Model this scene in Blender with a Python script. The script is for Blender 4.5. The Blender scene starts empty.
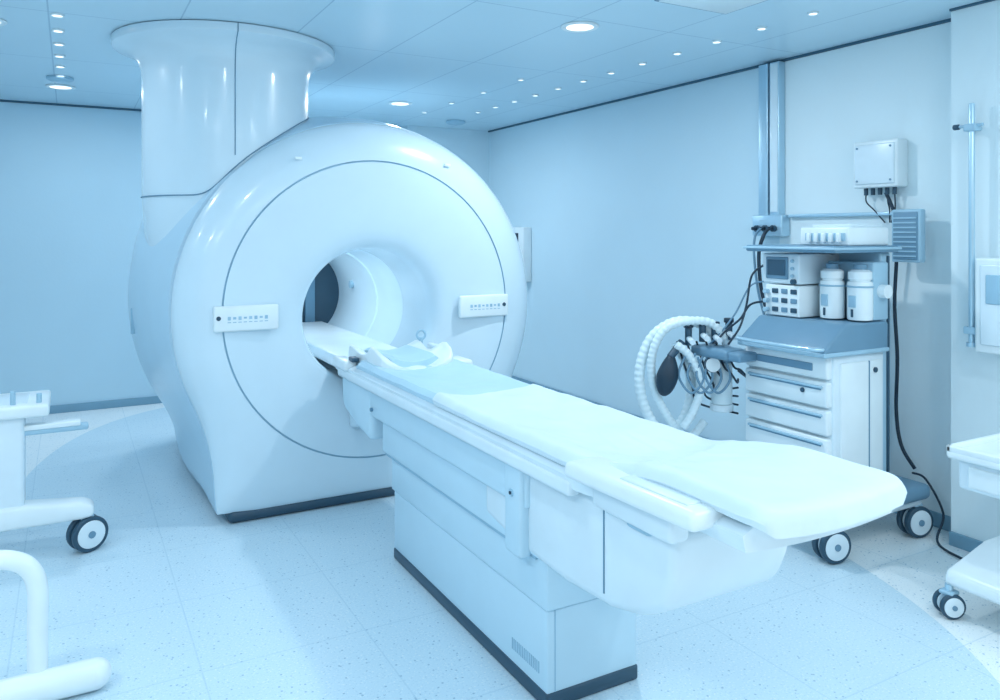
import bpy, bmesh, math, random
from mathutils import Vector, Matrix, noise
random.seed(3)
scene = bpy.context.scene
scene.view_settings.view_transform = 'Standard'
scene.view_settings.look = 'None'
pi = math.pi

# ---------------------------------------------------------------- materials
def mat(name, col, rough=0.4, metal=0.0, var=0.03, scale=6.0, emit=None, estr=0.0, bump=0.0, bscale=60, coat=0.0):
    m = bpy.data.materials.new(name); m.use_nodes = True
    nt = m.node_tree; b = nt.nodes['Principled BSDF']
    b.inputs['Roughness'].default_value = rough
    b.inputs['Metallic'].default_value = metal
    b.inputs['Coat Weight'].default_value = coat
    b.inputs['Coat Roughness'].default_value = 0.08
    tc = nt.nodes.new('ShaderNodeTexCoord')
    n = nt.nodes.new('ShaderNodeTexNoise'); n.inputs['Scale'].default_value = scale
    nt.links.new(tc.outputs['Object'], n.inputs['Vector'])
    r = nt.nodes.new('ShaderNodeValToRGB')
    c = list(col)
    r.color_ramp.elements[0].position = 0.3; r.color_ramp.elements[1].position = 0.7
    r.color_ramp.elements[0].color = [x*(1-var) for x in c] + [1]
    r.color_ramp.elements[1].color = [min(1, x*(1+var)) for x in c] + [1]
    nt.links.new(n.outputs['Fac'], r.inputs['Fac'])
    nt.links.new(r.outputs['Color'], b.inputs['Base Color'])
    if emit:
        b.inputs['Emission Color'].default_value = list(emit)+[1]
        b.inputs['Emission Strength'].default_value = estr
    if bump > 0:
        n2 = nt.nodes.new('ShaderNodeTexNoise'); n2.inputs['Scale'].default_value = bscale
        nt.links.new(tc.outputs['Object'], n2.inputs['Vector'])
        bp = nt.nodes.new('ShaderNodeBump'); bp.inputs['Strength'].default_value = bump; bp.inputs['Distance'].default_value = 0.01
        nt.links.new(n2.outputs['Fac'], bp.inputs['Height'])
        nt.links.new(bp.outputs['Normal'], b.inputs['Normal'])
    return m

WHITE = mat('white_plastic', (.76,.89,.965), .3, coat=.25)
WHITE2 = mat('white_enamel', (.83,.93,.975), .3)
MRI = mat('scanner_shell', (.67,.84,.945), .27, coat=.3, var=.01)
MRI2 = mat('scanner_barrel', (.54,.76,.91), .3, coat=.2, var=.01)
PANEL = mat('table_panel', (.58,.79,.915), .38, var=.015)
PAD = mat('mattress_vinyl', (.52,.75,.89), .35, bump=.3, bscale=9)
SHEET = mat('cotton_sheet', (.74,.88,.955), .6, bump=.6, bscale=12)
MID = mat('grey_plastic', (.16,.31,.44), .4)
LGREY = mat('light_grey_plastic', (.38,.60,.745), .4)
DARK = mat('dark_rubber', (.010,.033,.06), .5)
DARKB = mat('dark_plinth', (.028,.08,.13), .4)
SEAM = mat('seam_gap', (.13,.28,.41), .6)
SEAML = mat('soft_seam', (.33,.55,.70), .5)
METAL = mat('brushed_steel', (.50,.70,.82), .3, metal=.6)
SCREEN = mat('screen_glass', (.05,.12,.19), .15)
BORE = mat('bore_liner', (.68,.85,.95), .3, var=.01)
GLASS = mat('vaporizer_white', (.82,.93,.98), .2)
LAMP = mat('lamp_diffuser', (1,1,1), .5, emit=(.93,.98,1), estr=1.6)
SKIRT = mat('skirting_vinyl', (.20,.38,.51), .5)
TRIMD = mat('shadow_gap_trim', (.05,.13,.20), .6)

def wall_mat(name, col):
    m = mat(name, col, .6, var=.015, scale=1.5)
    nt = m.node_tree; b = nt.nodes['Principled BSDF']
    g = nt.nodes.new('ShaderNodeNewGeometry')
    v = nt.nodes.new('ShaderNodeTexNoise'); v.inputs['Scale'].default_value = 45; v.inputs['Detail'].default_value = 1
    nt.links.new(g.outputs['Position'], v.inputs['Vector'])
    bp = nt.nodes.new('ShaderNodeBump'); bp.inputs['Strength'].default_value = .12; bp.inputs['Distance'].default_value = .004
    nt.links.new(v.outputs['Fac'], bp.inputs['Height']); nt.links.new(bp.outputs['Normal'], b.inputs['Normal'])
    return m
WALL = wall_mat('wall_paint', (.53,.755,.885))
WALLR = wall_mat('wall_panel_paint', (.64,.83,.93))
WALLP = wall_mat('pier_and_lit_wall_paint', (.79,.92,.97))

def grid_lines(nt, sx, sy, w, ox=0, oy=0):
    g = nt.nodes.new('ShaderNodeNewGeometry'); s = nt.nodes.new('ShaderNodeSeparateXYZ')
    nt.links.new(g.outputs['Position'], s.inputs[0])
    outs = []
    for ax, size, off in (('X', sx, ox), ('Y', sy, oy)):
        a = nt.nodes.new('ShaderNodeMath'); a.operation = 'ADD'; a.inputs[1].default_value = 50*size+off
        nt.links.new(s.outputs[ax], a.inputs[0])
        d = nt.nodes.new('ShaderNodeMath'); d.operation = 'MODULO'; d.inputs[1].default_value = size
        nt.links.new(a.outputs[0], d.inputs[0])
        l = nt.nodes.new('ShaderNodeMath'); l.operation = 'LESS_THAN'; l.inputs[1].default_value = w
        nt.links.new(d.outputs[0], l.inputs[0]); outs.append(l)
    mx = nt.nodes.new('ShaderNodeMath'); mx.operation = 'MAXIMUM'
    nt.links.new(outs[0].outputs[0], mx.inputs[0]); nt.links.new(outs[1].outputs[0], mx.inputs[1])
    return mx.outputs[0], s

def mixc(nt, fac, a, b):
    m = nt.nodes.new('ShaderNodeMix'); m.data_type = 'RGBA'
    nt.links.new(fac, m.inputs[0])
    for i, c in ((6, a), (7, b)):
        if isinstance(c, tuple): m.inputs[i].default_value = list(c)+[1]
        else: nt.links.new(c, m.inputs[i])
    return m.outputs[2]

def ceiling_mat():
    m = bpy.data.materials.new('ceiling_tiles'); m.use_nodes = True; nt = m.node_tree
    b = nt.nodes['Principled BSDF']; b.inputs['Roughness'].default_value = .3
    ln, s = grid_lines(nt, .62, 1.24, .008, .1, .3)
    col = mixc(nt, ln, (.59,.79,.905), (.36,.56,.70))
    nt.links.new(col, b.inputs['Base Color'])
    return m
def floor_mat():
    m = bpy.data.materials.new('floor_vinyl'); m.use_nodes = True; nt = m.node_tree
    b = nt.nodes['Principled BSDF']; b.inputs['Roughness'].default_value = .36
    ln, s = grid_lines(nt, .62, .62, .006, .2, .1)
    def math_(op, a, bb=None):
        n = nt.nodes.new('ShaderNodeMath'); n.operation = op
        for i, x in enumerate((a, bb)):
            if x is None: continue
            if isinstance(x, (int, float)): n.inputs[i].default_value = x
            else: nt.links.new(x, n.inputs[i])
        return n.outputs[0]
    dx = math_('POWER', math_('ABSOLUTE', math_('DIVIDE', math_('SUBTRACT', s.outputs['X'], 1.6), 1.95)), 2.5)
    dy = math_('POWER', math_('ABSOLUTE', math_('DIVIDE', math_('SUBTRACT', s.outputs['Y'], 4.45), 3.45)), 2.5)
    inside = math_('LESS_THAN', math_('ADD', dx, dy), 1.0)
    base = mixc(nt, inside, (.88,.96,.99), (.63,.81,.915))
    v = nt.nodes.new('ShaderNodeTexVoronoi'); v.inputs['Scale'].default_value = 32
    g = nt.nodes.new('ShaderNodeNewGeometry'); nt.links.new(g.outputs['Position'], v.inputs['Vector'])
    sp = math_('MULTIPLY', math_('LESS_THAN', v.outputs['Distance'], .14), .75)
    c2 = mixc(nt, sp, base, (.25,.45,.60))
    n = nt.nodes.new('ShaderNodeTexNoise'); n.inputs['Scale'].default_value = 110
    nt.links.new(g.outputs['Position'], n.inputs['Vector'])
    sp2 = math_('MULTIPLY', math_('GREATER_THAN', n.outputs['Fac'], .64), .6)
    c3 = mixc(nt, sp2, c2, (.92,.98,1.))
    sp3 = math_('MULTIPLY', math_('LESS_THAN', n.outputs['Fac'], .36), .4)
    c3 = mixc(nt, sp3, c3, (.30,.5,.65))
    c4 = mixc(nt, math_('MULTIPLY', ln, .25), c3, (.28,.5,.65))
    nt.links.new(c4, b.inputs['Base Color'])
    return m
CEIL = ceiling_mat(); FLOOR = floor_mat()

# ---------------------------------------------------------------- helpers
def empty(name, loc=(0,0,0)):
    e = bpy.data.objects.new(name, None); scene.collection.objects.link(e)
    e.location = loc; e.empty_display_size = .1
    return e
def finish(name, bm, m, parent=None, smooth=True, mats=None):
    bmesh.ops.recalc_face_normals(bm, faces=bm.faces[:])
    me = bpy.data.meshes.new(name); bm.to_mesh(me); bm.free()
    for mm in (mats or [m]): me.materials.append(mm)
    o = bpy.data.objects.new(name, me); scene.collection.objects.link(o)
    if smooth:
        for p in me.polygons: p.use_smooth = True
        try: me.set_sharp_from_angle(angle=math.radians(38))
        except Exception: pass
    if parent:
        o.parent = parent
        o.matrix_parent_inverse = Matrix.Translation(parent.location).inverted()
    return o
def box(name, x0,x1,y0,y1,z0,z1, m, parent=None, bev=.008, seg=3, rot=None):
    bm = bmesh.new(); bmesh.ops.create_cube(bm, size=1)
    for v in bm.verts:
        v.co = Vector(((x0+x1)/2+v.co.x*(x1-x0), (y0+y1)/2+v.co.y*(y1-y0), (z0+z1)/2+v.co.z*(z1-z0)))
    bev = min(bev, .49*min(x1-x0, y1-y0, z1-z0))
    if bev > 0: bmesh.ops.bevel(bm, geom=bm.edges[:], offset=bev, segments=seg, profile=.5, affect='EDGES')
    if rot:
        c = Vector(((x0+x1)/2,(y0+y1)/2,(z0+z1)/2))
        bmesh.ops.rotate(bm, cent=c, matrix=rot, verts=bm.verts[:])
    return finish(name, bm, m, parent)
def cyl(name, p0, p1, r, m, parent=None, r2=None, seg=32, bev=0.0):
    p0 = Vector(p0); p1 = Vector(p1); d = p1-p0
    bm = bmesh.new()
    bmesh.ops.create_cone(bm, cap_ends=True, segments=seg, radius1=r, radius2=r if r2 is None else r2, depth=d.length)
    if bev > 0:
        es = [e for e in bm.edges if abs(e.verts[0].co.z-e.verts[1].co.z) < 1e-6]
        bmesh.ops.bevel(bm, geom=es, offset=bev, segments=3, profile=.5, affect='EDGES')
    q = d.to_track_quat('Z', 'Y').to_matrix().to_4x4()
    bmesh.ops.transform(bm, matrix=Matrix.Translation((p0+p1)/2) @ q, verts=bm.verts[:])
    return finish(name, bm, m, parent)
def catmull(pts, n=8, closed=False):
    P = [Vector(p) for p in pts]; out = []
    N = len(P)
    for i in range(N if closed else N-1):
        if closed: a,b,c,d = P[i-1], P[i], P[(i+1)%N], P[(i+2)%N]
        else: a,b,c,d = P[max(i-1,0)], P[i], P[i+1], P[min(i+2,N-1)]
        for k in range(n):
            t = k/n
            out.append(.5*((2*b)+(-a+c)*t+(2*a-5*b+4*c-d)*t*t+(-a+3*b-3*c+d)*t**3))
    if not closed: out.append(P[-1])
    return out
def tube(name, pts, r, m, parent=None, n=8, smoothpts=True, seg=12, corr=0.0, closed=False):
    path = catmull(pts, n, closed) if smoothpts else [Vector(p) for p in pts]
    if corr > 0:
        L = [0]
        for i in range(1, len(path)): L.append(L[-1]+(path[i]-path[i-1]).length)
        tot = L[-1]; step = r*.32; cnt = int(tot/step); new = []; j = 0
        for i in range(cnt+1):
            s = i*step
            while j < len(L)-2 and L[j+1] < s: j += 1
            t = (s-L[j])/max(1e-9, L[j+1]-L[j]); new.append(path[j].lerp(path[j+1], min(t,1)))
        path = new
    bm = bmesh.new(); rings = []; N = len(path)
    prev = None
    for i, p in enumerate(path):
        if closed: t = (path[(i+1)%N]-path[i-1]).normalized()
        else: t = (path[min(i+1,N-1)]-path[max(i-1,0)]).normalized()
        if prev is None: u = t.orthogonal().normalized()
        else:
            u = (prev - t*prev.dot(t))
            u = u.normalized() if u.length > 1e-6 else t.orthogonal().normalized()
        prev = u; w = t.cross(u)
        rr = r*(1+(corr if (i//2) % 2 else 0))
        rings.append([bm.verts.new(p+(u*math.cos(2*pi*k/seg)+w*math.sin(2*pi*k/seg))*rr) for k in range(seg)])
    for i in range(N if closed else N-1):
        A, B = rings[i], rings[(i+1)%N]
        for k in range(seg): bm.faces.new((A[k],A[(k+1)%seg],B[(k+1)%seg],B[k]))
    if not closed:
        bm.faces.new(rings[0][::-1]); bm.faces.new(rings[-1])
    return finish(name, bm, m, parent)
def lathe(name, prof, c, m, parent=None, seg=64, cap=True):
    bm = bmesh.new(); rings = []
    for r, z in prof:
        rings.append([bm.verts.new((c[0]+r*math.cos(2*pi*k/seg), c[1]+r*math.sin(2*pi*k/seg), z)) for k in range(seg)])
    for A, B in zip(rings, rings[1:]):
        for k in range(seg): bm.faces.new((A[k],A[(k+1)%seg],B[(k+1)%seg],B[k]))
    if cap: bm.faces.new(rings[0][::-1]); bm.faces.new(rings[-1])
    return finish(name, bm, m, parent)
def prism(name, pts, a0, a1, m, parent, bev, seg, f):
    bm = bmesh.new()
    A = [bm.verts.new(f(a0,p)) for p in pts]; B = [bm.verts.new(f(a1,p)) for p in pts]
    bm.faces.new(A); bm.faces.new(B[::-1]); n = len(pts)
    for i in range(n): bm.faces.new((A[i],A[(i+1)%n],B[(i+1)%n],B[i]))
    bmesh.ops.recalc_face_normals(bm, faces=bm.faces[:])
    if bev > 0: bmesh.ops.bevel(bm, geom=bm.edges[:], offset=bev, segments=seg, profile=.5, affect='EDGES', clamp_overlap=True)
    return finish(name, bm, m, parent)
def prism_yz(name, pts, x0, x1, m, parent=None, bev=.02, seg=4):
    return prism(name, pts, x0, x1, m, parent, bev, seg, lambda a,p: (a,p[0],p[1]))
def prism_xz(name, pts, y0, y1, m, parent=None, bev=.01, seg=3):
    return prism(name, pts, y0, y1, m, parent, bev, seg, lambda a,p: (p[0],a,p[1]))
def caster(parent, x, y, r=.07, yaw=0.0, name='caster', w=.03):
    c, s = math.cos(yaw), math.sin(yaw)
    ax = Vector((c, s, 0)); cc = Vector((x, y, r))
    for i, sg in enumerate((-1, 1)):
        o = cc+ax*(.028*sg)
        cyl(f'{name}_tyre_{i}', o-ax*w/2, o+ax*w/2, r, DARKB, parent, bev=.008)
        cyl(f'{name}_hub_{i}', o-ax*(w/2+.004), o+ax*(w/2+.004), r*.78, WHITE, parent, bev=.004)
        cyl(f'{name}_cap_{i}', o-ax*(w/2+.008), o+ax*(w/2+.008), r*.2, MID, parent)
    cyl(f'{name}_stem', (x,y,r*1.0), (x,y,r*2+.03), .016, METAL, parent)
    box(f'{name}_fork', x-.03,x+.03,y-.03,y+.03, r*1.75, r*2.12, LGREY, parent, bev=.01)

# ---------------------------------------------------------------- room
H = 2.75
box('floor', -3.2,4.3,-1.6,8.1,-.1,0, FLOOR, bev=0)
box('ceiling', -3.2,4.3,-1.6,8.1,H,H+.1, CEIL, bev=0)
box('wall_back', -3.2,4.3,7.95,8.1,0,H, WALL, bev=0)
box('wall_right', 4.14,4.3,2.37,7.95,0,H, WALLR, bev=0)
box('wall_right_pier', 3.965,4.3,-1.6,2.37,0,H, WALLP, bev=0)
box('wall_left', -3.2,-3.05,-1.6,7.95,0,H, WALL, bev=0)
box('wall_corner_pier', 3.15,4.14,7.72,7.95,0,H, WALLR, bev=0)
box('wall_right_painted_light', 4.133,4.14,2.37,3.62,0.08,H-.018, WALLP, bev=0)  # paler sheet: the wall's light gradient put into its colour
box('baseboard_back', -3.05,3.15,7.93,7.95,0,.07, SKIRT, bev=.004)
box('baseboard_right', 4.12,4.14,2.37,7.72,0,.08, SKIRT, bev=.004)
box('baseboard_pier', 3.945,3.965,-1.6,2.37,0,.07, SKIRT, bev=.004)
box('trim_1', 4.125,4.14,2.37,7.72,H-.016,H, TRIMD, bev=0)
box('trim_2', -3.05,3.15,7.935,7.95,H-.018,H, TRIMD, bev=0)
box('trim_3', 3.95,3.965,-1.6,2.37,H-.012,H, TRIMD, bev=0)

# ---------------------------------------------------------------- MRI scanner
mri = empty('mri_scanner', (1.6,5.4,0))
CX, CZ, ZB = 1.6, 1.15, .06
CB = 1.10      # bore axis height
SEG = 192
def D_out(R, w, th, y=None):
    raw = []
    for dt in range(-9, 10):
        t = th + dt*math.radians(1.8); c = math.cos(t); s = math.sin(t)
        d = R
        if s < 0: d = max(R, min(w/max(abs(c),1e-4), 1.9))
        raw.append(d)
    d = sum(raw)/len(raw)
    s = math.sin(th)
    if y is not None:
        a = math.degrees(th) % 360
        d += .075*math.exp(-((a-152)/20)**2)*math.exp(-((y-5.2)/.42)**2)
    if s < 0: d = min(d, (CZ-ZB)/(-s))
    return d
bm = bmesh.new(); rings = []; rmat = []
def addring(fr, fy, mi=0, cz=CZ):
    ring = []
    for k in range(SEG):
        th = 2*pi*k/SEG
        r = fr(th); y = fy(th)
        ring.append(bm.verts.new((CX+r*math.cos(th), y, cz+r*math.sin(th))))
    rings.append(ring); rmat.append(mi)
W = .84
for r, y in ((.399,5.0),(.400,4.75),(.402,4.60),(.406,4.545),(.416,4.51),(.438,4.485),(.47,4.465),(.52,4.447),(.60,4.43),(.69,4.415),(.79,4.404),(.872,4.40)):
    t = max(0, min(1, (r-.42)/(.80-.42))); t = t*t*(3-2*t)
    addring(lambda th, r=r: r, lambda th, y=y: y, cz=CB+(CZ-CB)*t)
rmat[-1] = 1
addring(lambda th: .874, lambda th: 4.408, 1)
addring(lambda th: .880, lambda th: 4.408, 1)
addring(lambda th: .882, lambda th: 4.40, 0)
def kk(th):
    s = math.sin(th)
    return 1 if s > -.45 else max(.3, 1-(-.45-s)/.4*.7)
for s in (.2,.4,.55,.7,.8,.88,.94,.98,1.0):
    addring(lambda th, s=s: .882+(D_out(1.12, W, th)-.882)*s, lambda th, s=s: 4.40+.16*kk(th)*(1-math.sqrt(max(0,1-s*s*.98))))
rmat[-1] = 3
addring(lambda th: D_out(1.110, W-.008, th), lambda th: 4.40+.16*kk(th)*.86+.006, 3)
addring(lambda th: D_out(1.110, W-.008, th), lambda th: 4.40+.16*kk(th)*.86+.016, 3)
rmat[-1] = 2
BP = ((4.57,1.128),(4.70,1.165),(4.9,1.20),(5.15,1.235),(5.45,1.255),(5.75,1.255),(6.0,1.225),(6.2,1.16),(6.35,1.06),(6.45,.93),(6.5,.8))
BPF = []
for (a,ra),(b,rb) in zip(BP, BP[1:]):
    BPF += [(a,ra),((a+b)/2,(ra+rb)/2+.003)]
BPF.append(BP[-1])
for y, R in BPF:
    addring(lambda th, R=R, y=y: D_out(R, min(W, R*.9), th, y), lambda th, y=y: y-(4.57-4.40-.16*kk(th)*.86-.02 if y < 4.6 else 0), 2)
addring(lambda th: .45, lambda th: 6.52, 2, CB)
addring(lambda th: .41, lambda th: 6.50, 2, CB)
addring(lambda th: .395, lambda th: 6.4, 2, CB)
for i in range(len(rings)-1):
    A, B = rings[i], rings[i+1]
    for k in range(SEG):
        f = bm.faces.new((A[k],A[(k+1)%SEG],B[(k+1)%SEG],B[k])); f.material_index = rmat[i]
finish('magnet_cover', bm, None, mri, mats=[MRI, SEAML, MRI2, SEAM])
bm = bmesh.new(); rr = []
for r, y in ((.399,4.98),(.392,5.0),(.392,5.45),(.384,5.46),(.384,5.50),(.392,5.51),(.392,6.42)):
    rr.append([bm.verts.new((CX+r*math.cos(2*pi*k/96), y, CB+r*math.sin(2*pi*k/96))) for k in range(96)])
for A, B in zip(rr, rr[1:]):
    for k in range(96): bm.faces.new((A[k],A[(k+1)%96],B[(k+1)%96],B[k]))
finish('bore_liner', bm, BORE, mri)
cyl('bore_end_shade', (CX,6.40,CB), (CX,6.44,CB), .394, DARKB, mri, seg=64)  # dark disc in the open bore end, standing in for shade beyond
box('bore_rear_post', CX+.10,CX+.18,6.37,6.40,CB-.34,CB+.34, SEAM, mri, bev=.004)
bl = bpy.data.lights.new('bore_light', 'AREA'); bl.shape = 'RECTANGLE'; bl.size = .08; bl.size_y = 1.2; bl.energy = 4.2; bl.color = (.9,.97,1)
blo = bpy.data.objects.new('bore_light', bl); scene.collection.objects.link(blo)
blo.location = (CX, 5.5, CB+.365); blo.parent = mri; blo.matrix_parent_inverse = Matrix.Translation(mri.location).inverted()
box('floor_plinth', CX-W, CX+W, 4.435, 6.2, 0, .07, DARKB, mri, bev=.03)
cxh, cyh = .86, 5.04
prof = [(.40,1.2),(.44,1.4),(.47,1.6),(.482,1.75),(.486,1.85),(.486,2.3),(.486,2.52),(.490,2.57),(.505,2.615),(.535,2.655),(.58,2.682),(.625,2.695),(.645,2.702),(.650,2.712),(.650,2.745)]
lathe('helium_chimney', prof, (cxh,cyh), MRI, mri, seg=96)
F = Vector((.4848,.8746,0)); R_ = Vector((.8746,-.4848,0))
ph = .42
dirv = (-F*math.cos(ph)+R_*math.sin(ph))
pts = [Vector((cxh,cyh,z))+dirv*(r+.001) for r, z in prof if z >= 2.3]
pts = [Vector((cxh,cyh,2.04))+dirv*.487]+pts
tube('chimney_seam', pts, .003, SEAM, mri, smoothpts=False, seg=6)
def RY(y):
    for (a,ra),(b,rb) in zip(BP, BP[1:]):
        if a <= y <= b: return ra+(rb-ra)*(y-a)/(b-a)
    return BP[0][1]
jp = []
for i in range(0, 91):
    a = math.radians(140 + i*2.6)
    x = cxh+.488*math.cos(a); y = cyh+.488*math.sin(a)
    q = RY(y)**2-(x-CX)**2
    z = CZ+(math.sqrt(q) if q > 0 else 0)
    jp.append((x, y, max(z, 1.80)+.012))
for _ in range(6):
    jp = [jp[0]]+[(jp[i][0],jp[i][1],(jp[i-1][2]+jp[i][2]+jp[i+1][2])/3) for i in range(1,len(jp)-1)]+[jp[-1]]
tube('chimney_joint', jp, .0035, SEAM, mri, smoothpts=False, seg=6)
for nm, x0, x1, dk in (('control_panel_left', .675,1.02, .70), ('control_panel_right', 2.14,2.49, 2.455)):
    box(nm, x0,x1,4.375,4.41,1.065,1.205, WHITE2, mri, bev=.012)
    cyl(nm+'_dial', (dk,4.372,1.14),(dk,4.38,1.14), .012, DARKB, mri, seg=20)
    for i in range(8):
        xx = x0+.08+i*.028
        if x1-xx < .055: break
        zz = 1.140
        hh = (.012,.008,.012,.006,.010,.012,.007,.012)[i]
        box(f'{nm}_print_{i}', xx-.008,xx+.008,4.3735,4.377,zz-hh,zz+hh*.6, SEAML if i % 2 else LGREY, mri, bev=0)
        box(f'{nm}_underline_{i}', xx-.009,xx+.009,4.3735,4.377,zz-.026,zz-.022, SEAML, mri, bev=0)
for a in (118, 62):
    t = math.radians(a)
    x = CX+.99*math.cos(t); z = CZ+.99*math.sin(t)
    box(f'label_{a}', x-.02,x+.02,4.395,4.41,z-.008,z+.008, WHITE2, mri, bev=.003)
cyl('bore_lamp', (CX+.38,6.0,CB+.09),(CX+.355,6.0,CB+.09), .03, LGREY, mri, seg=20)
box('side_latch', .335,.36,5.35,5.365,.97,1.13, SEAML, mri, bev=.003)
prism_yz('bore_bridge', [(4.32,.80),(6.3,.80),(6.3,.875),(4.32,.875)], CX-.22, CX+.22, WHITE, mri, bev=.01)
prism_yz('docking_cover', [(4.25,.50),(4.42,.45),(4.42,.78),(4.25,.76)], CX-.17, CX+.17, MRI, mri, bev=.03)

# ---------------------------------------------------------------- patient table
tb = empty('mri_patient_table', (1.59,2.9,0))
TX = 1.59
box('base_skirt', 1.395,1.785,2.195,3.6,0,.055, DARKB, tb, bev=.01)
box('base_cover_lower', 1.40,1.78,2.2,3.6,.05,.33, PANEL, tb, bev=.006)
box('base_cover_middle', 1.394,1.786,2.19,3.62,.334,.5, PANEL, tb, bev=.006)
box('base_cover_gap', 1.403,1.777,2.203,3.59,.32,.52, SEAML, tb, bev=0)
box('base_cover_upper', 1.375,1.805,2.22,3.70,.504,.655, PANEL, tb, bev=.008)
box('base_top_gap', 1.385,1.795,2.25,3.68,.49,.70, SEAML, tb, bev=0)
box('side_cover', 1.352,1.828,2.26,3.84,.659,.81, PANEL, tb, bev=.014)
for i in range(16):
    box(f'vent_{i}', 1.398,1.402,2.25+i*.012,2.254+i*.012,.10,.14, SEAML, tb, bev=0)
box('base_end_seam', 1.43,1.432,2.197,2.201,.055,.33, SEAML, tb, bev=0)
prism_yz('nose_cover', [(3.80,.805),(3.80,.53),(4.0,.56),(4.22,.61),(4.27,.65),(4.28,.805)], 1.345,1.835, PANEL, tb, bev=.03)
prism_yz('foot_tub', [(2.60,.815),(2.60,.54),(2.35,.50),(2.05,.49),(1.82,.505),(1.68,.54),(1.58,.60),(1.54,.69),(1.53,.82)], 1.37,1.81, WHITE, tb, bev=.035, seg=6)
box('tub_seam', 1.367,1.372,1.84,1.844,.545,.80, SEAM, tb, bev=0)
box('side_rail_left', 1.315,1.365,1.95,4.26,.80,.85, WHITE, tb, bev=.014)
box('side_rail_right', 1.815,1.865,1.5,4.26,.80,.85, WHITE, tb, bev=.014)
box('rail_end_cover', 1.335,1.385,2.27,2.38,.49,.81, PANEL, tb, bev=.014)
cyl('rail_knob', (1.329,2.325,.705),(1.340,2.325,.705), .013, METAL, tb, seg=20)
cyl('rail_knob_core', (1.326,2.325,.705),(1.335,2.325,.705), .006, DARK, tb, seg=16)
cyl('nose_knob', (1.340,3.78,.70),(1.352,3.78,.70), .010, SEAM, tb, seg=16)
def loft_top(name, ys, half, ztop, thick, m, cx=TX, cup=.03, n=17, zf=None, hf=None, wr=0.0, edge=.02, fold=None):
    bm = bmesh.new(); rings = []
    for y in ys:
        hw = hf(y) if hf else half; zt = zf(y) if zf else ztop
        ring = []
        for i in range(n):
            u = -1+2*i/(n-1); x = cx+hw*u
            z = zt+cup*u*u
            e = abs(u)
            if e > .86: z -= edge*((e-.86)/.14)**2
            if wr: z += wr*(noise.noise(Vector((x*7,y*5,1.7)))+.5*noise.noise(Vector((x*16,y*11,4))))
            if fold: z += fold(x, y)
            ring.append((x, y, z))
        low = []
        for i in range(n):
            u = 1-2*i/(n-1); x = cx+(hw-.01)*u
            low.append((x, y, zt-thick+cup*u*u*.6))
        rings.append([bm.verts.new(p) for p in ring+low])
    N = len(rings[0])
    for A, B in zip(rings, rings[1:]):
        for k in range(N): bm.faces.new((A[k],A[(k+1)%N],B[(k+1)%N],B[k]))
    bm.faces.new(rings[0]); bm.faces.new(rings[-1][::-1])
    return finish(name, bm, m, tb)
def rise(y, h):
    if y >= 1.95: return 0
    t = min(1, (1.95-y)/.45); return h*t*t*(3-2*t)
ys = [1.26+i*(4.33-1.26)/60 for i in range(61)]
loft_top('table_top', ys, .27, .862, .05, WHITE, cup=.022, zf=lambda y: .862+rise(y,.055))
ys = [1.9+i*(4.0-1.9)/80 for i in range(81)]
def endround(y, a, b, r):
    d = min(y-a, b-y)
    return 1 if d >= r else math.sqrt(max(0, 1-(1-max(d,0)/r)**2))
loft_top('mattress', ys, .252, .90, .045, PAD, cup=.03, zf=lambda y: .866+.032*endround(y,1.89,4.01,.05), wr=.006, n=25, edge=.03)
E0 = 1.205
ys = [E0+(2.98-E0)*(i/160)**1.15 for i in range(161)]
def shz(y):
    z = .906+rise(y,.066)
    if y < E0+.05:
        t = (E0+.05-y)/.05; z -= .022*(1-math.sqrt(max(0,1-t*t)))
    return z
def shw(y):
    w = .262
    if y < 1.5: w += .008*min(1,(1.5-y)/.2)
    if y < E0+.06: w -= .035*(1-math.sqrt(max(0,1-((E0+.06-y)/.06)**2)))
    return w
def fold(x, y):
    w = math.exp(-((y-1.9)/.32)**2)
    s = x-TX
    z = 0
    for k, (x0, m_, a_) in enumerate(((-.10,.32,.011),(.03,.18,.009),(.13,-.10,.010),(-.02,-.42,.008))):
        d = s-x0-m_*(y-1.9)
        z += a_*math.exp(-(d/.014)**2)*(.6+.4*math.sin(y*9+k*2))
    # cross ridge where the foot cushion starts
    z += .008*math.exp(-((y-1.72-.25*s)/.025)**2)
    e = min(1, max(0, (.25-abs(s))/.05))
    return z*w*e
loft_top('bed_sheet', ys, .27, .92, .042, SHEET, cup=.026, zf=shz, hf=shw, wr=.0065, n=81, edge=.034, fold=fold)
box('control_pod', 1.255,1.395,1.35,1.89,.895,.945, WHITE2, tb, bev=.02, seg=5, rot=Matrix.Rotation(math.radians(-1.5),3,'X'))
box('control_pod_lid', 1.285,1.37,1.40,1.66,.943,.952, WHITE, tb, bev=.004, rot=Matrix.Rotation(math.radians(-1.5),3,'X'))
box('control_pod_slot', 1.29,1.36,1.72,1.84,.926,.9325, SEAML, tb, bev=.003)
box('pod_bracket', 1.32,1.39,1.50,1.84,.81,.90, WHITE, tb, bev=.016)
box('pod_shadow', 1.350,1.385,1.62,1.72,.785,.82, LGREY, tb, bev=.012)  # grey block standing in for the small shadow under the pod
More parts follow.
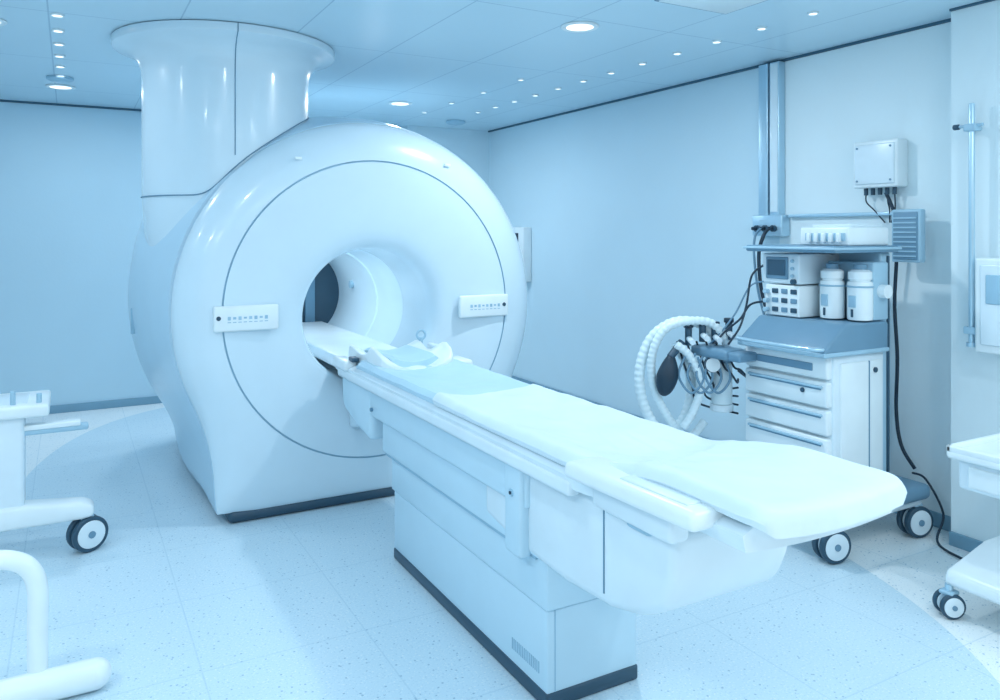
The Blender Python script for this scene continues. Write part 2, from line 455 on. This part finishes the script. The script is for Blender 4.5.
# head cradle
bm = bmesh.new(); rings = []
for y, sc, h in ((3.70,.75,.02),(3.74,.95,.08),(3.84,1.0,.145),(3.93,.96,.11),(4.01,.92,.05),(4.12,.92,.055),(4.22,1.0,.11),(4.30,.9,.06),(4.33,.7,.02)):
    up = []; lo = []
    for i in range(21):
        u = -1+2*i/20; x = TX+.22*sc*u
        z = .900+h*abs(u)**2.6+(.006*math.cos(u*9))
        up.append(bm.verts.new((x,y,z)))
        lo.append(bm.verts.new((TX-.22*sc*u*1.02, y, .875)))
    rings.append(up+lo)
for A, B in zip(rings, rings[1:]):
    N = len(A)
    for k in range(N): bm.faces.new((A[k],A[(k+1)%N],B[(k+1)%N],B[k]))
bm.faces.new(rings[0]); bm.faces.new(rings[-1][::-1])
o = finish('head_cradle', bm, WHITE2, tb)
sd = o.modifiers.new('s','SUBSURF'); sd.levels = 1; sd.render_levels = 1
loft_top('head_cushion', [3.78+i*.044 for i in range(11)], .13, .925, .03, PAD, cup=.03, zf=lambda y: .912+.022*endround(y,3.77,4.23,.06))
box('coil_connector', 1.80,1.90,3.72,3.90,.87,.92, WHITE2, tb, bev=.015)
box('coil_connector_left', 1.30,1.37,4.08,4.3,.85,.905, WHITE2, tb, bev=.015)
box('coil_latch', 1.79,1.83,3.95,4.10,.88,.975, WHITE, tb, bev=.014)
cyl('mirror_post', (1.80,4.20,.88),(1.80,4.20,.99), .012, LGREY, tb, seg=16)
tube('mirror_ring', [(1.80+.026*math.cos(a),4.20,1.005+.026*math.sin(a)) for a in [i*pi/4 for i in range(8)]], .007, LGREY, tb, closed=True)
box('coil_plug', 1.335,1.375,4.05,4.12,.90,.925, DARKB, tb, bev=.006)

# ---------------------------------------------------------------- anesthesia machine
am = empty('anesthesia_machine', (3.55,2.85,0))
box('base_plate', 3.16,3.97,2.47,3.15,.20,.28, MID, am, bev=.03)
box('base_lower', 3.22,3.93,2.50,3.12,.165,.205, WHITE, am, bev=.015)
for i,(x,y) in enumerate(((3.25,2.53),(3.91,2.53),(3.25,3.09),(3.91,3.09))):
    caster(am, x, y, .083, yaw=math.radians(75), name=f'caster_{i}')
box('cabinet', 3.31,3.70,2.56,3.12,.28,.99, WHITE, am, bev=.015)
box('rear_column', 3.70,3.78,2.58,3.08,.28,1.5, LGREY, am, bev=.012)
box('side_rail', 3.745,3.76,2.57,2.585,.3,1.48, DARKB, am, bev=.003)
box('side_door', 3.35,3.67,2.55,2.565,.31,.95, WHITE2, am, bev=.008)
box('side_door_seam', 3.56,3.565,2.546,2.552,.31,.95, SEAM, am, bev=0)
cyl('side_lock', (3.61,2.543,.90),(3.61,2.552,.90), .014, DARKB, am, seg=16)
zs = [(.99,.87),(.86,.73),(.72,.59),(.58,.45),(.44,.29)]
for i,(a,b) in enumerate(zs):
    box(f'drawer_{i}', 3.275,3.32,2.575,3.11,b,a-.004, WHITE2, am, bev=.012)
    if i == 0:
        box('drawer_slot', 3.268,3.28,2.66,3.02,.905,.945, MID, am, bev=.012)
    else:
        box(f'drawer_grip_{i}', 3.262,3.28,2.60,3.08,a-.035,a-.022, LGREY, am, bev=.005)
        box(f'drawer_shadow_{i}', 3.270,3.279,2.61,3.07,a-.043,a-.035, SEAM, am, bev=0)
cyl('drawer_lock', (3.268,2.72,.80),(3.28,2.72,.80), .012, DARKB, am, seg=16)
prism_xz('console', [(3.21,1.0),(3.21,1.03),(3.36,1.145),(3.70,1.145),(3.70,1.0)], 2.535,3.09, MID, am, bev=.015)
box('console_front', 3.20,3.70,2.53,3.095,.99,1.012, LGREY, am, bev=.006)
box('ventilator', 3.38,3.72,2.83,3.08,1.325,1.49, WHITE, am, bev=.012)
box('ventilator_screen', 3.372,3.384,2.90,3.05,1.35,1.47, MID, am, bev=.006)
box('ventilator_screen_area', 3.369,3.374,2.915,3.035,1.37,1.455, SCREEN, am, bev=0)
for i in range(3): cyl(f'ventilator_key_{i}', (3.368,2.87,1.37+i*.04),(3.382,2.87,1.37+i*.04), .009, LGREY, am, seg=16)
box('flowmeter', 3.38,3.72,2.83,3.06,1.15,1.318, WHITE2, am, bev=.008)
for r in range(3):
    for c in range(3):
        y = 2.865+c*.062; z = 1.185+r*.05
        box(f'flow_window_{r}_{c}', 3.374,3.384,y-.020,y+.020,z-.013,z+.013, MID if (r+c) % 2 else DARKB, am, bev=.004)
for i in range(3): cyl(f'flow_knob_{i}', (3.35,3.04,1.18+i*.05),(3.382,3.04,1.18+i*.05), .013, LGREY, am, seg=20, bev=.003)
cyl('monitor_dial', (3.36,2.86,1.34),(3.385,2.86,1.34), .014, DARKB, am, seg=20)
box('vaporizer_mount', 3.60,3.72,2.55,2.83,1.15,1.45, LGREY, am, bev=.01)
for i,(x,y) in enumerate(((3.52,2.735),(3.56,2.60))):
    lathe(f'vaporizer_{i}', [(.045,1.15),(.060,1.155),(.062,1.17),(.062,1.34),(.058,1.35),(.050,1.352),(.052,1.36),(.058,1.362),(.058,1.40),(.045,1.41),(.02,1.415)], (x,y), GLASS, am, seg=36)
    box(f'vaporizer_label_{i}', x-.066,x-.056,y-.02,y+.02,1.22,1.28, LGREY, am, bev=.002)
    cyl(f'vaporizer_dial_{i}', (x,y,1.405),(x,y,1.44), .032, MID, am, seg=24, bev=.004)
    tube(f'vaporizer_band_{i}', [(x+.062*math.cos(a),y+.062*math.sin(a),1.325) for a in [k*pi/8 for k in range(16)]], .005, SEAML, am, closed=True, n=2)
    box(f'vaporizer_window_{i}', x-.066,x-.056,y-.006,y+.006,1.17,1.21, DARKB, am, bev=.001)
cyl('side_gauge', (3.66,2.51,1.30),(3.66,2.555,1.30), .035, WHITE2, am, seg=24)
box('top_shelf', 3.28,3.78,2.53,3.11,1.50,1.535, MID, am, bev=.01)
box('top_shelf_edge', 3.27,3.79,2.52,3.12,1.515,1.528, LGREY, am, bev=.004)
box('shelf_tray', 3.42,3.74,2.56,2.86,1.535,1.63, WHITE2, am, bev=.012)
box('shelf_tray_front', 3.412,3.424,2.58,2.82,1.56,1.60, LGREY, am, bev=.003)
box('shelf_papers', 3.45,3.71,2.58,2.80,1.63,1.645, WHITE, am, bev=.002)
for i in range(5): box(f'shelf_bottle_{i}', 3.40,3.43,2.60+i*.045,2.625+i*.045,1.55,1.60, WHITE2, am, bev=.006)
tube('push_handle', [(3.28,2.56,1.02),(3.19,2.56,1.03),(3.16,2.65,1.03),(3.16,3.0,1.03),(3.19,3.08,1.03),(3.28,3.08,1.02)], .011, METAL, am)
tube('sensor_lead_0', [(3.40,3.09,1.42),(3.34,3.12,1.36),(3.31,3.13,1.2),(3.26,3.13,1.08),(3.2,3.16,.98)], .006, DARK, am)
tube('sensor_lead_1', [(3.40,3.07,1.22),(3.33,3.12,1.2),(3.27,3.14,1.12),(3.22,3.2,1.05),(3.16,3.22,.98)], .006, DARK, am)
tube('sensor_lead_2', [(3.42,3.09,1.33),(3.36,3.15,1.30),(3.30,3.2,1.15),(3.24,3.24,1.05),(3.18,3.28,.97)], .005, MID, am)
# breathing system
O = Vector((3.16,3.36,0))
E1 = Vector((.8746,-.4848,0)); E2 = Vector((.4848,.8746,0))
def L(s, z, d=0): return O+E1*s+E2*d+Vector((0,0,z))
HOSE = mat('hose_white', (.76,.91,.97), .35)
tube('hose_loop_a', [L(.12,.98),L(.04,1.07),L(-.12,1.09),L(-.26,1.0),L(-.33,.82),L(-.31,.62),L(-.22,.47),L(-.10,.50),L(-.04,.65),L(-.05,.82),L(-.13,.97)], .027, HOSE, am, corr=.12, n=10)
tube('hose_loop_b', [L(.16,.96,-.05),L(.08,1.08,-.05),L(-.06,1.10,-.06),L(-.2,1.05,-.06),L(-.27,.9,-.05),L(-.25,.7,-.03),L(-.14,.5,0),L(-.04,.42,.02),L(.05,.52,.02)], .022, HOSE, am, corr=.12, n=10)
tube('hose_loop_c', [L(-.14,.97,-.08),L(-.06,.9,-.08),L(-.0,.75,-.08),L(-.04,.6,-.08),L(-.1,.5,-.08)], .022, HOSE, am, corr=.12, n=10)
bm = bmesh.new(); bmesh.ops.create_uvsphere(bm, u_segments=24, v_segments=16, radius=1)
for v in bm.verts:
    t = v.co.z; wv = 1-.35*max(0,t)
    v.co = L(-.19,.80,-.09)+E1*(v.co.x*.062*wv+t*.02)+E2*(v.co.y*.055*wv)+Vector((0,0,t*.12))
finish('breathing_bag', bm, DARK, am)
cyl('bag_neck', L(-.175,.90,-.09), L(-.10,.98,-.05), .022, DARKB, am, seg=20)
box('absorber_block', 3.12,3.28,3.10,3.38,.90,.96, MID, am, bev=.02)
cyl('absorber_canister', L(.14,.62),L(.14,.86), .06, HOSE, am, bev=.01)
cyl('absorber_canister_base', L(.14,.58),L(.14,.62), .066, WHITE, am, bev=.008)
cyl('absorber_canister_cap', L(.14,.86),L(.14,.9), .066, MID, am, bev=.008)
for i,(s,z) in enumerate(((-.06,1.02),(.02,1.04),(.09,1.03),(.17,1.05))):
    cyl(f'valve_{i}', L(s,z-.06,-.04),L(s,z+.04,-.04), .02, DARKB, am, seg=20, bev=.004)
    cyl(f'valve_cap_{i}', L(s,z+.04,-.04),L(s,z+.065,-.04), .028, DARK, am, seg=20, bev=.004)
    cyl(f'valve_port_{i}', L(s,z-.02,-.04),L(s,z-.03,-.14), .016, WHITE, am, seg=16)
for i in range(6):
    s0 = -.12+i*.055
    tube(f'black_tube_{i}', [L(s0,.98,-.02),L(s0+.03,.85,-.07),L(s0+.08,.72+.02*i,-.05),L(s0+.13,.62+.03*i,.0),L(.25,.55+.05*i,.05)], .006, DARK, am)
for i in range(4):
    s0 = -.08+i*.05
    tube(f'coil_tube_{i}', [L(s0,.92,-.08),L(s0-.05,.80,-.1),L(s0+.02,.70,-.1),L(s0+.09,.78,-.1),L(s0+.06,.9,-.09)], .007, MID, am)
box('absorber_arm', 3.14,3.34,3.02,3.16,.90,.95, MID, am, bev=.015)
cyl('gauge_big', L(.06,.86,-.12),L(.06,.86,-.06), .04, WHITE2, am, seg=24)
cyl('gauge_ring', L(.06,.86,-.11),L(.06,.86,-.08), .044, DARKB, am, seg=24)

# ---------------------------------------------------------------- things on right wall
sc = empty('wall_service_duct', (4.1,3.72,0))
box('duct_a', 4.07,4.132,3.665,3.745,1.62,H-.02, METAL, sc, bev=.006)
box('duct_b', 4.07,4.132,3.57,3.65,1.62,H-.02, METAL, sc, bev=.006)
box('duct_b_face', 4.066,4.072,3.58,3.64,1.74,H-.03, WHITE, sc, bev=.002)
box('duct_gap', 4.10,4.132,3.64,3.67,1.62,H-.02, DARKB, sc, bev=0)
box('outlet_box', 4.05,4.132,3.53,3.78,1.58,1.72, METAL, sc, bev=.008)
for i in range(3):
    cyl(f'outlet_{i}', (4.03,3.59+i*.07,1.63),(4.055,3.59+i*.07,1.63), .022, DARKB, sc, seg=20)
    cyl(f'outlet_plug_{i}', (4.0,3.59+i*.07,1.63),(4.035,3.59+i*.07,1.63), .012, DARK, sc, seg=16)
tube('supply_hose_0', [(4.0,3.59,1.63),(3.96,3.6,1.58),(3.94,3.62,1.45),(3.95,3.6,1.2),(3.93,3.48,.98),(3.86,3.3,.86),(3.7,3.2,.85)], .012, DARK, sc)
tube('supply_hose_1', [(4.0,3.66,1.63),(3.96,3.67,1.58),(3.94,3.66,1.45),(3.95,3.63,1.2),(3.93,3.52,.98),(3.86,3.33,.88),(3.7,3.2,.87)], .008, MID, sc)
rl = empty('wall_equipment_rail', (4.1,3.1,1.7))
box('rail_bar', 4.10,4.12,2.62,3.52,1.70,1.722, METAL, rl, bev=.004)
for i,y in enumerate((2.7,3.1,3.45)): box(f'rail_standoff_{i}', 4.11,4.132,y-.015,y+.015,1.70,1.722, MID, rl, bev=.003)
wb = empty('wall_junction_box', (4.08,2.9,2.0))
box('box_body', 4.03,4.132,2.71,2.99,1.86,2.13, WHITE2, wb, bev=.012)
box('box_lid', 4.02,4.035,2.725,2.975,1.88,2.11, WHITE, wb, bev=.01)
for i in range(4): cyl(f'box_screw_{i}', (4.015,2.745+.21*(i%2),1.90+.19*(i//2)),(4.022,2.745+.21*(i%2),1.90+.19*(i//2)), .006, MID, wb, seg=12)
for i in range(5):
    y = 2.76+i*.045
    cyl(f'gland_{i}', (4.08,y,1.82),(4.08,y,1.865), .012, DARKB, wb, seg=14)
    if i in (0,1,4): tube(f'gland_cable_{i}', [(4.08,y,1.83),(4.085,y,1.78),(4.10,y*.7+2.80*.3,1.73),(4.11,2.80+.01*i,1.66)], .004, DARK, wb)
tube('long_cable', [(4.09,2.82,1.83),(4.08,2.76,1.70),(4.07,2.74,1.5),(4.08,2.76,1.2),(4.06,2.73,.9),(4.08,2.75,.6),(4.05,2.70,.42),(4.08,2.64,.3)], .010, DARK, wb)
ms = empty('side_display', (4.0,2.68,1.6))
box('display_body', 3.99,4.04,2.55,2.72,1.44,1.73, LGREY, ms, bev=.01)
box('display_face', 3.983,3.992,2.565,2.705,1.455,1.715, MID, ms, bev=.004)
for i in range(9): box(f'display_fin_{i}', 3.978,3.985,2.57,2.70,1.47+i*.026,1.478+i*.026, LGREY, ms, bev=0)
box('display_bracket', 4.03,4.132,2.62,2.66,1.55,1.6, METAL, ms, bev=.004)
wm = empty('wall_monitor', (4.05,7.2,1.4))
box('monitor_body', 4.04,4.139,6.80,7.40,1.10,1.66, WHITE2, wm, bev=.012)
box('monitor_screen', 4.033,4.045,6.90,7.37,1.20,1.60, DARK, wm, bev=.004)
fc = empty('floor_cable', (3.7,5.5,0))
tube('cable', [(3.05,6.0,.012),(3.45,6.15,.012),(3.75,6.0,.012),(3.95,5.7,.012),(4.04,5.2,.012),(4.05,4.5,.012),(4.0,3.9,.012),(3.96,3.3,.012)], .012, DARK, fc)
fc2 = empty('floor_cable', (4.0,2.5,0))
tube('cable', [(4.06,2.64,.28),(4.04,2.55,.27),(4.03,2.45,.12),(3.9,2.40,.012),(3.8,2.2,.012),(3.75,2.0,.012)], .006, DARK, fc2)

ip = empty('wall_drip_pole', (3.88,2.22,1.6))
cyl('pole', (3.895,2.225,1.05),(3.895,2.225,2.24), .014, METAL, ip, bev=.004)
for i,z in enumerate((1.12,2.12)):
    cyl(f'pole_bracket_{i}', (3.895,2.225,z),(3.965,2.225,z), .012, METAL, ip)
    box(f'pole_clamp_{i}', 3.872,3.918,2.195,2.255,z-.018,z+.018, LGREY, ip, bev=.006)
cyl('clamp_arm', (3.895,2.17,2.13),(3.895,2.29,2.13), .008, METAL, ip)
cyl('clamp_knob', (3.895,2.285,2.13),(3.895,2.315,2.13), .014, DARKB, ip, bev=.004)
cyl('pole_foot', (3.895,2.225,1.04),(3.895,2.225,1.06), .024, METAL, ip)
wc = empty('wall_dispenser', (3.9,2.0,1.25))
box('dispenser_body', 3.855,3.964,1.80,2.19,1.02,1.48, WHITE2, wc, bev=.012)
box('dispenser_door', 3.845,3.86,1.83,2.16,1.06,1.45, WHITE, wc, bev=.008)
box('dispenser_window', 3.838,3.85,2.06,2.13,1.26,1.40, SEAML, wc, bev=.006)
box('dispenser_tab', 3.838,3.85,1.95,2.02,1.12,1.3, LGREY, wc, bev=.006)

# ---------------------------------------------------------------- right instrument trolley
it = empty('instrument_trolley', (3.45,1.6,0))
box('tray_body', 3.22,3.74,1.25,1.90,.54,.67, WHITE, it, bev=.02)
box('tray_top', 3.19,3.77,1.22,1.93,.665,.70, WHITE2, it, bev=.012)
box('tray_lip', 3.19,3.215,1.22,1.93,.69,.72, WHITE2, it, bev=.008)
box('tray_lip_side', 3.19,3.77,1.905,1.93,.69,.72, WHITE2, it, bev=.008)
box('tray_drawer', 3.21,3.225,1.30,1.85,.56,.645, WHITE2, it, bev=.006)
cyl('column', (3.55,1.6,.18),(3.55,1.6,.55), .05, LGREY, it)
prism_xz('base', [(3.2,.13),(3.22,.19),(3.5,.26),(3.72,.26),(3.78,.13)], 1.28,1.95, WHITE2, it, bev=.02)
for i,(x,y) in enumerate(((3.215,1.93),(3.72,1.90),(3.23,1.33),(3.72,1.33))):
    caster(it, x, y, .052, yaw=math.radians(60), name=f'caster_{i}', w=.022)

# ---------------------------------------------------------------- left equipment trolley
et = empty('equipment_trolley', (-.5,4.6,0))
box('top_deck', -1.2,-.085,4.38,4.80,.705,.765, WHITE2, et, bev=.015)
box('top_deck_inset', -1.1,-.18,4.45,4.75,.76,.768, WHITE, et, bev=.006)
box('column_front', -.36,-.19,4.41,4.55,.2,.72, WHITE, et, bev=.02)
box('column_rear', -1.15,-1.0,4.41,4.55,.2,.72, WHITE, et, bev=.02)
box('upper_arm', -.36,.085,4.43,4.49,.61,.64, LGREY, et, bev=.01)
box('upper_arm_cap', -.36,.05,4.425,4.495,.635,.66, WHITE2, et, bev=.006)
prism_xz('foot_beam', [(-1.3,.17),(-1.3,.28),(-.2,.28),(.06,.255),(.11,.23),(.11,.18),(.06,.17)], 4.39,4.52, WHITE2, et, bev=.02)
prism_xz('foot_beam_rear', [(-1.3,.17),(-1.3,.26),(-.5,.26),(-.42,.23),(-.42,.18),(-.45,.17)], 4.82,4.94, WHITE2, et, bev=.02)
box('cross_member', -.75,-.60,4.39,4.94,.175,.25, WHITE, et, bev=.015)
cyl('peg_a', (-.24,4.45,.76),(-.24,4.45,.83), .012, LGREY, et, seg=14)
cyl('peg_b', (-.13,4.45,.76),(-.13,4.45,.81), .012, LGREY, et, seg=14)
for i,(x,y) in enumerate(((.08,4.44),(-1.2,4.44),(-.48,4.89),(-1.2,4.89))):
    caster(et, x, y, .088, yaw=math.radians(-65), name=f'caster_{i}')

ts = empty('tubular_frame_stand', (-.4,3.0,0))
Y0 = 3.1
tube('arch', [(-.095,Y0,.08),(-.095,Y0,.25),(-.095,Y0,.38),(-.12,Y0,.455),(-.18,Y0,.495),(-.28,Y0,.505),(-.6,Y0,.505),(-.75,Y0,.46),(-.80,Y0,.36),(-.80,Y0,.08)], .032, WHITE2, ts, seg=20)
tube('foot_bar', [(-1.0,Y0-.03,.055),(-.5,Y0-.03,.055),(.0,Y0-.03,.055),(.08,Y0-.03,.055)], .052, WHITE2, ts, seg=20)
bm = bmesh.new(); bmesh.ops.create_uvsphere(bm, u_segments=24, v_segments=16, radius=.052)
bmesh.ops.translate(bm, verts=bm.verts[:], vec=(.08,Y0-.03,.055)); finish('foot_cap', bm, WHITE2, ts)
tube('foot_bar_rear', [(-1.0,3.6,.05),(-.7,3.6,.05),(-.45,3.6,.05)], .045, WHITE2, ts, seg=20)
tube('tie_bar', [(-.65,Y0-.03,.06),(-.65,3.35,.06),(-.65,3.6,.06)], .03, WHITE2, ts)

# ---------------------------------------------------------------- ceiling fixtures
K = .56
def downlight(x, y, r, power, name='ceiling_downlight_and_fill'):
    e = empty(name, (x,y,H))
    lathe('rim', [(r*.8,H-.001),(r*1.15,H-.001),(r*1.18,H-.006),(r*1.1,H-.012),(r*.85,H-.010)], (x,y), WHITE2, e, seg=32, cap=False)
    cyl('lens', (x,y,H-.004),(x,y,H-.008), r*.85, LAMP, e, seg=32)
    if power > 0:
        l = bpy.data.lights.new('downlight_and_fill_lamp', 'AREA'); l.energy = power*K; l.shape = 'DISK'
        l.size = r*1.6; l.color = (.90,.965,1)
        o = bpy.data.objects.new('lamp', l); scene.collection.objects.link(o)
        o.location = (x,y,H-.014); o.parent = e; o.matrix_parent_inverse = Matrix.Translation(e.location).inverted()
for x, y, p in ((2.48,3.56,38),(2.56,6.44,34),(-.06,7.0,6),(-.4,5.0,14),(2.6,.6,26),(-1.4,2.0,28),(-1.6,4.0,14),(.6,6.3,14),(1.65,6.9,18),(.3,2.6,16)):  # first three are visible fittings; the rest are unseen, added for fill
    downlight(x, y, .09, p)
for i in range(12):
    downlight(3.39, 2.75+.345*i, .024, 0, 'ceiling_spotlight')
for i in range(6):
    downlight(-.055, 4.7+.36*i, .028, 0, 'ceiling_spotlight')
for i in range(4):
    downlight(2.95, 5.0+.6*i, .022, 0, 'ceiling_spotlight')
sm = empty('smoke_detector', (3.47,7.2,H))
lathe('detector_body', [(.10,H-.001),(.10,H-.02),(.075,H-.035),(.03,H-.04)], (3.47,7.2), LGREY, sm)
sm = empty('smoke_detector', (-.06,6.6,H))
lathe('detector_body', [(.09,H-.001),(.09,H-.018),(.065,H-.03),(.03,H-.034)], (-.06,6.6), LGREY, sm)
hp = empty('ceiling_access_panel', (2.75,2.7,H))
box('panel_frame', 2.52,3.0,2.45,2.98,H-.008,H-.001, MID, hp, bev=.002)
box('panel_face', 2.535,2.985,2.465,2.965,H-.012,H-.006, WHITE2, hp, bev=.003)
def fill_panel(name, x, y, sx, sy, power):  # out-of-view area lights with housings, added for soft fill
    e = empty(name, (x,y,H))
    box('housing', x-sx/2-.03,x+sx/2+.03,y-sy/2-.03,y+sy/2+.03,H-.03,H-.001, WHITE2, e, bev=.004)
    l = bpy.data.lights.new('fill_panel_lamp', 'AREA'); l.shape = 'RECTANGLE'; l.size = sx; l.size_y = sy; l.energy = power*K; l.color = (.91,.975,1)
    o = bpy.data.objects.new('lamp', l); scene.collection.objects.link(o); o.location = (x,y,H-.035)
    o.parent = e; o.matrix_parent_inverse = Matrix.Translation(e.location).inverted()
fill_panel('added_ceiling_fill', 1.2, -.5, 1.2, .6, 34)
fill_panel('added_ceiling_fill', -1.0, .5, .6, 1.2, 40)
fill_panel('added_ceiling_fill', 3.3, .0, .6, 1.2, 30)

w = bpy.data.worlds.new('World'); scene.world = w; w.use_nodes = True
bg = w.node_tree.nodes['Background']; bg.inputs[0].default_value = (.85,.945,1,1); bg.inputs[1].default_value = .75

cam = bpy.data.cameras.new('camera'); co = bpy.data.objects.new('camera', cam); scene.collection.objects.link(co)
cam.sensor_width = 36; cam.lens = 777/1000*36
cam.shift_y = -.117
co.location = (0,0,1.6)
co.rotation_euler = (math.radians(90), 0, -math.radians(29))
cam.clip_start = .05
scene.camera = co
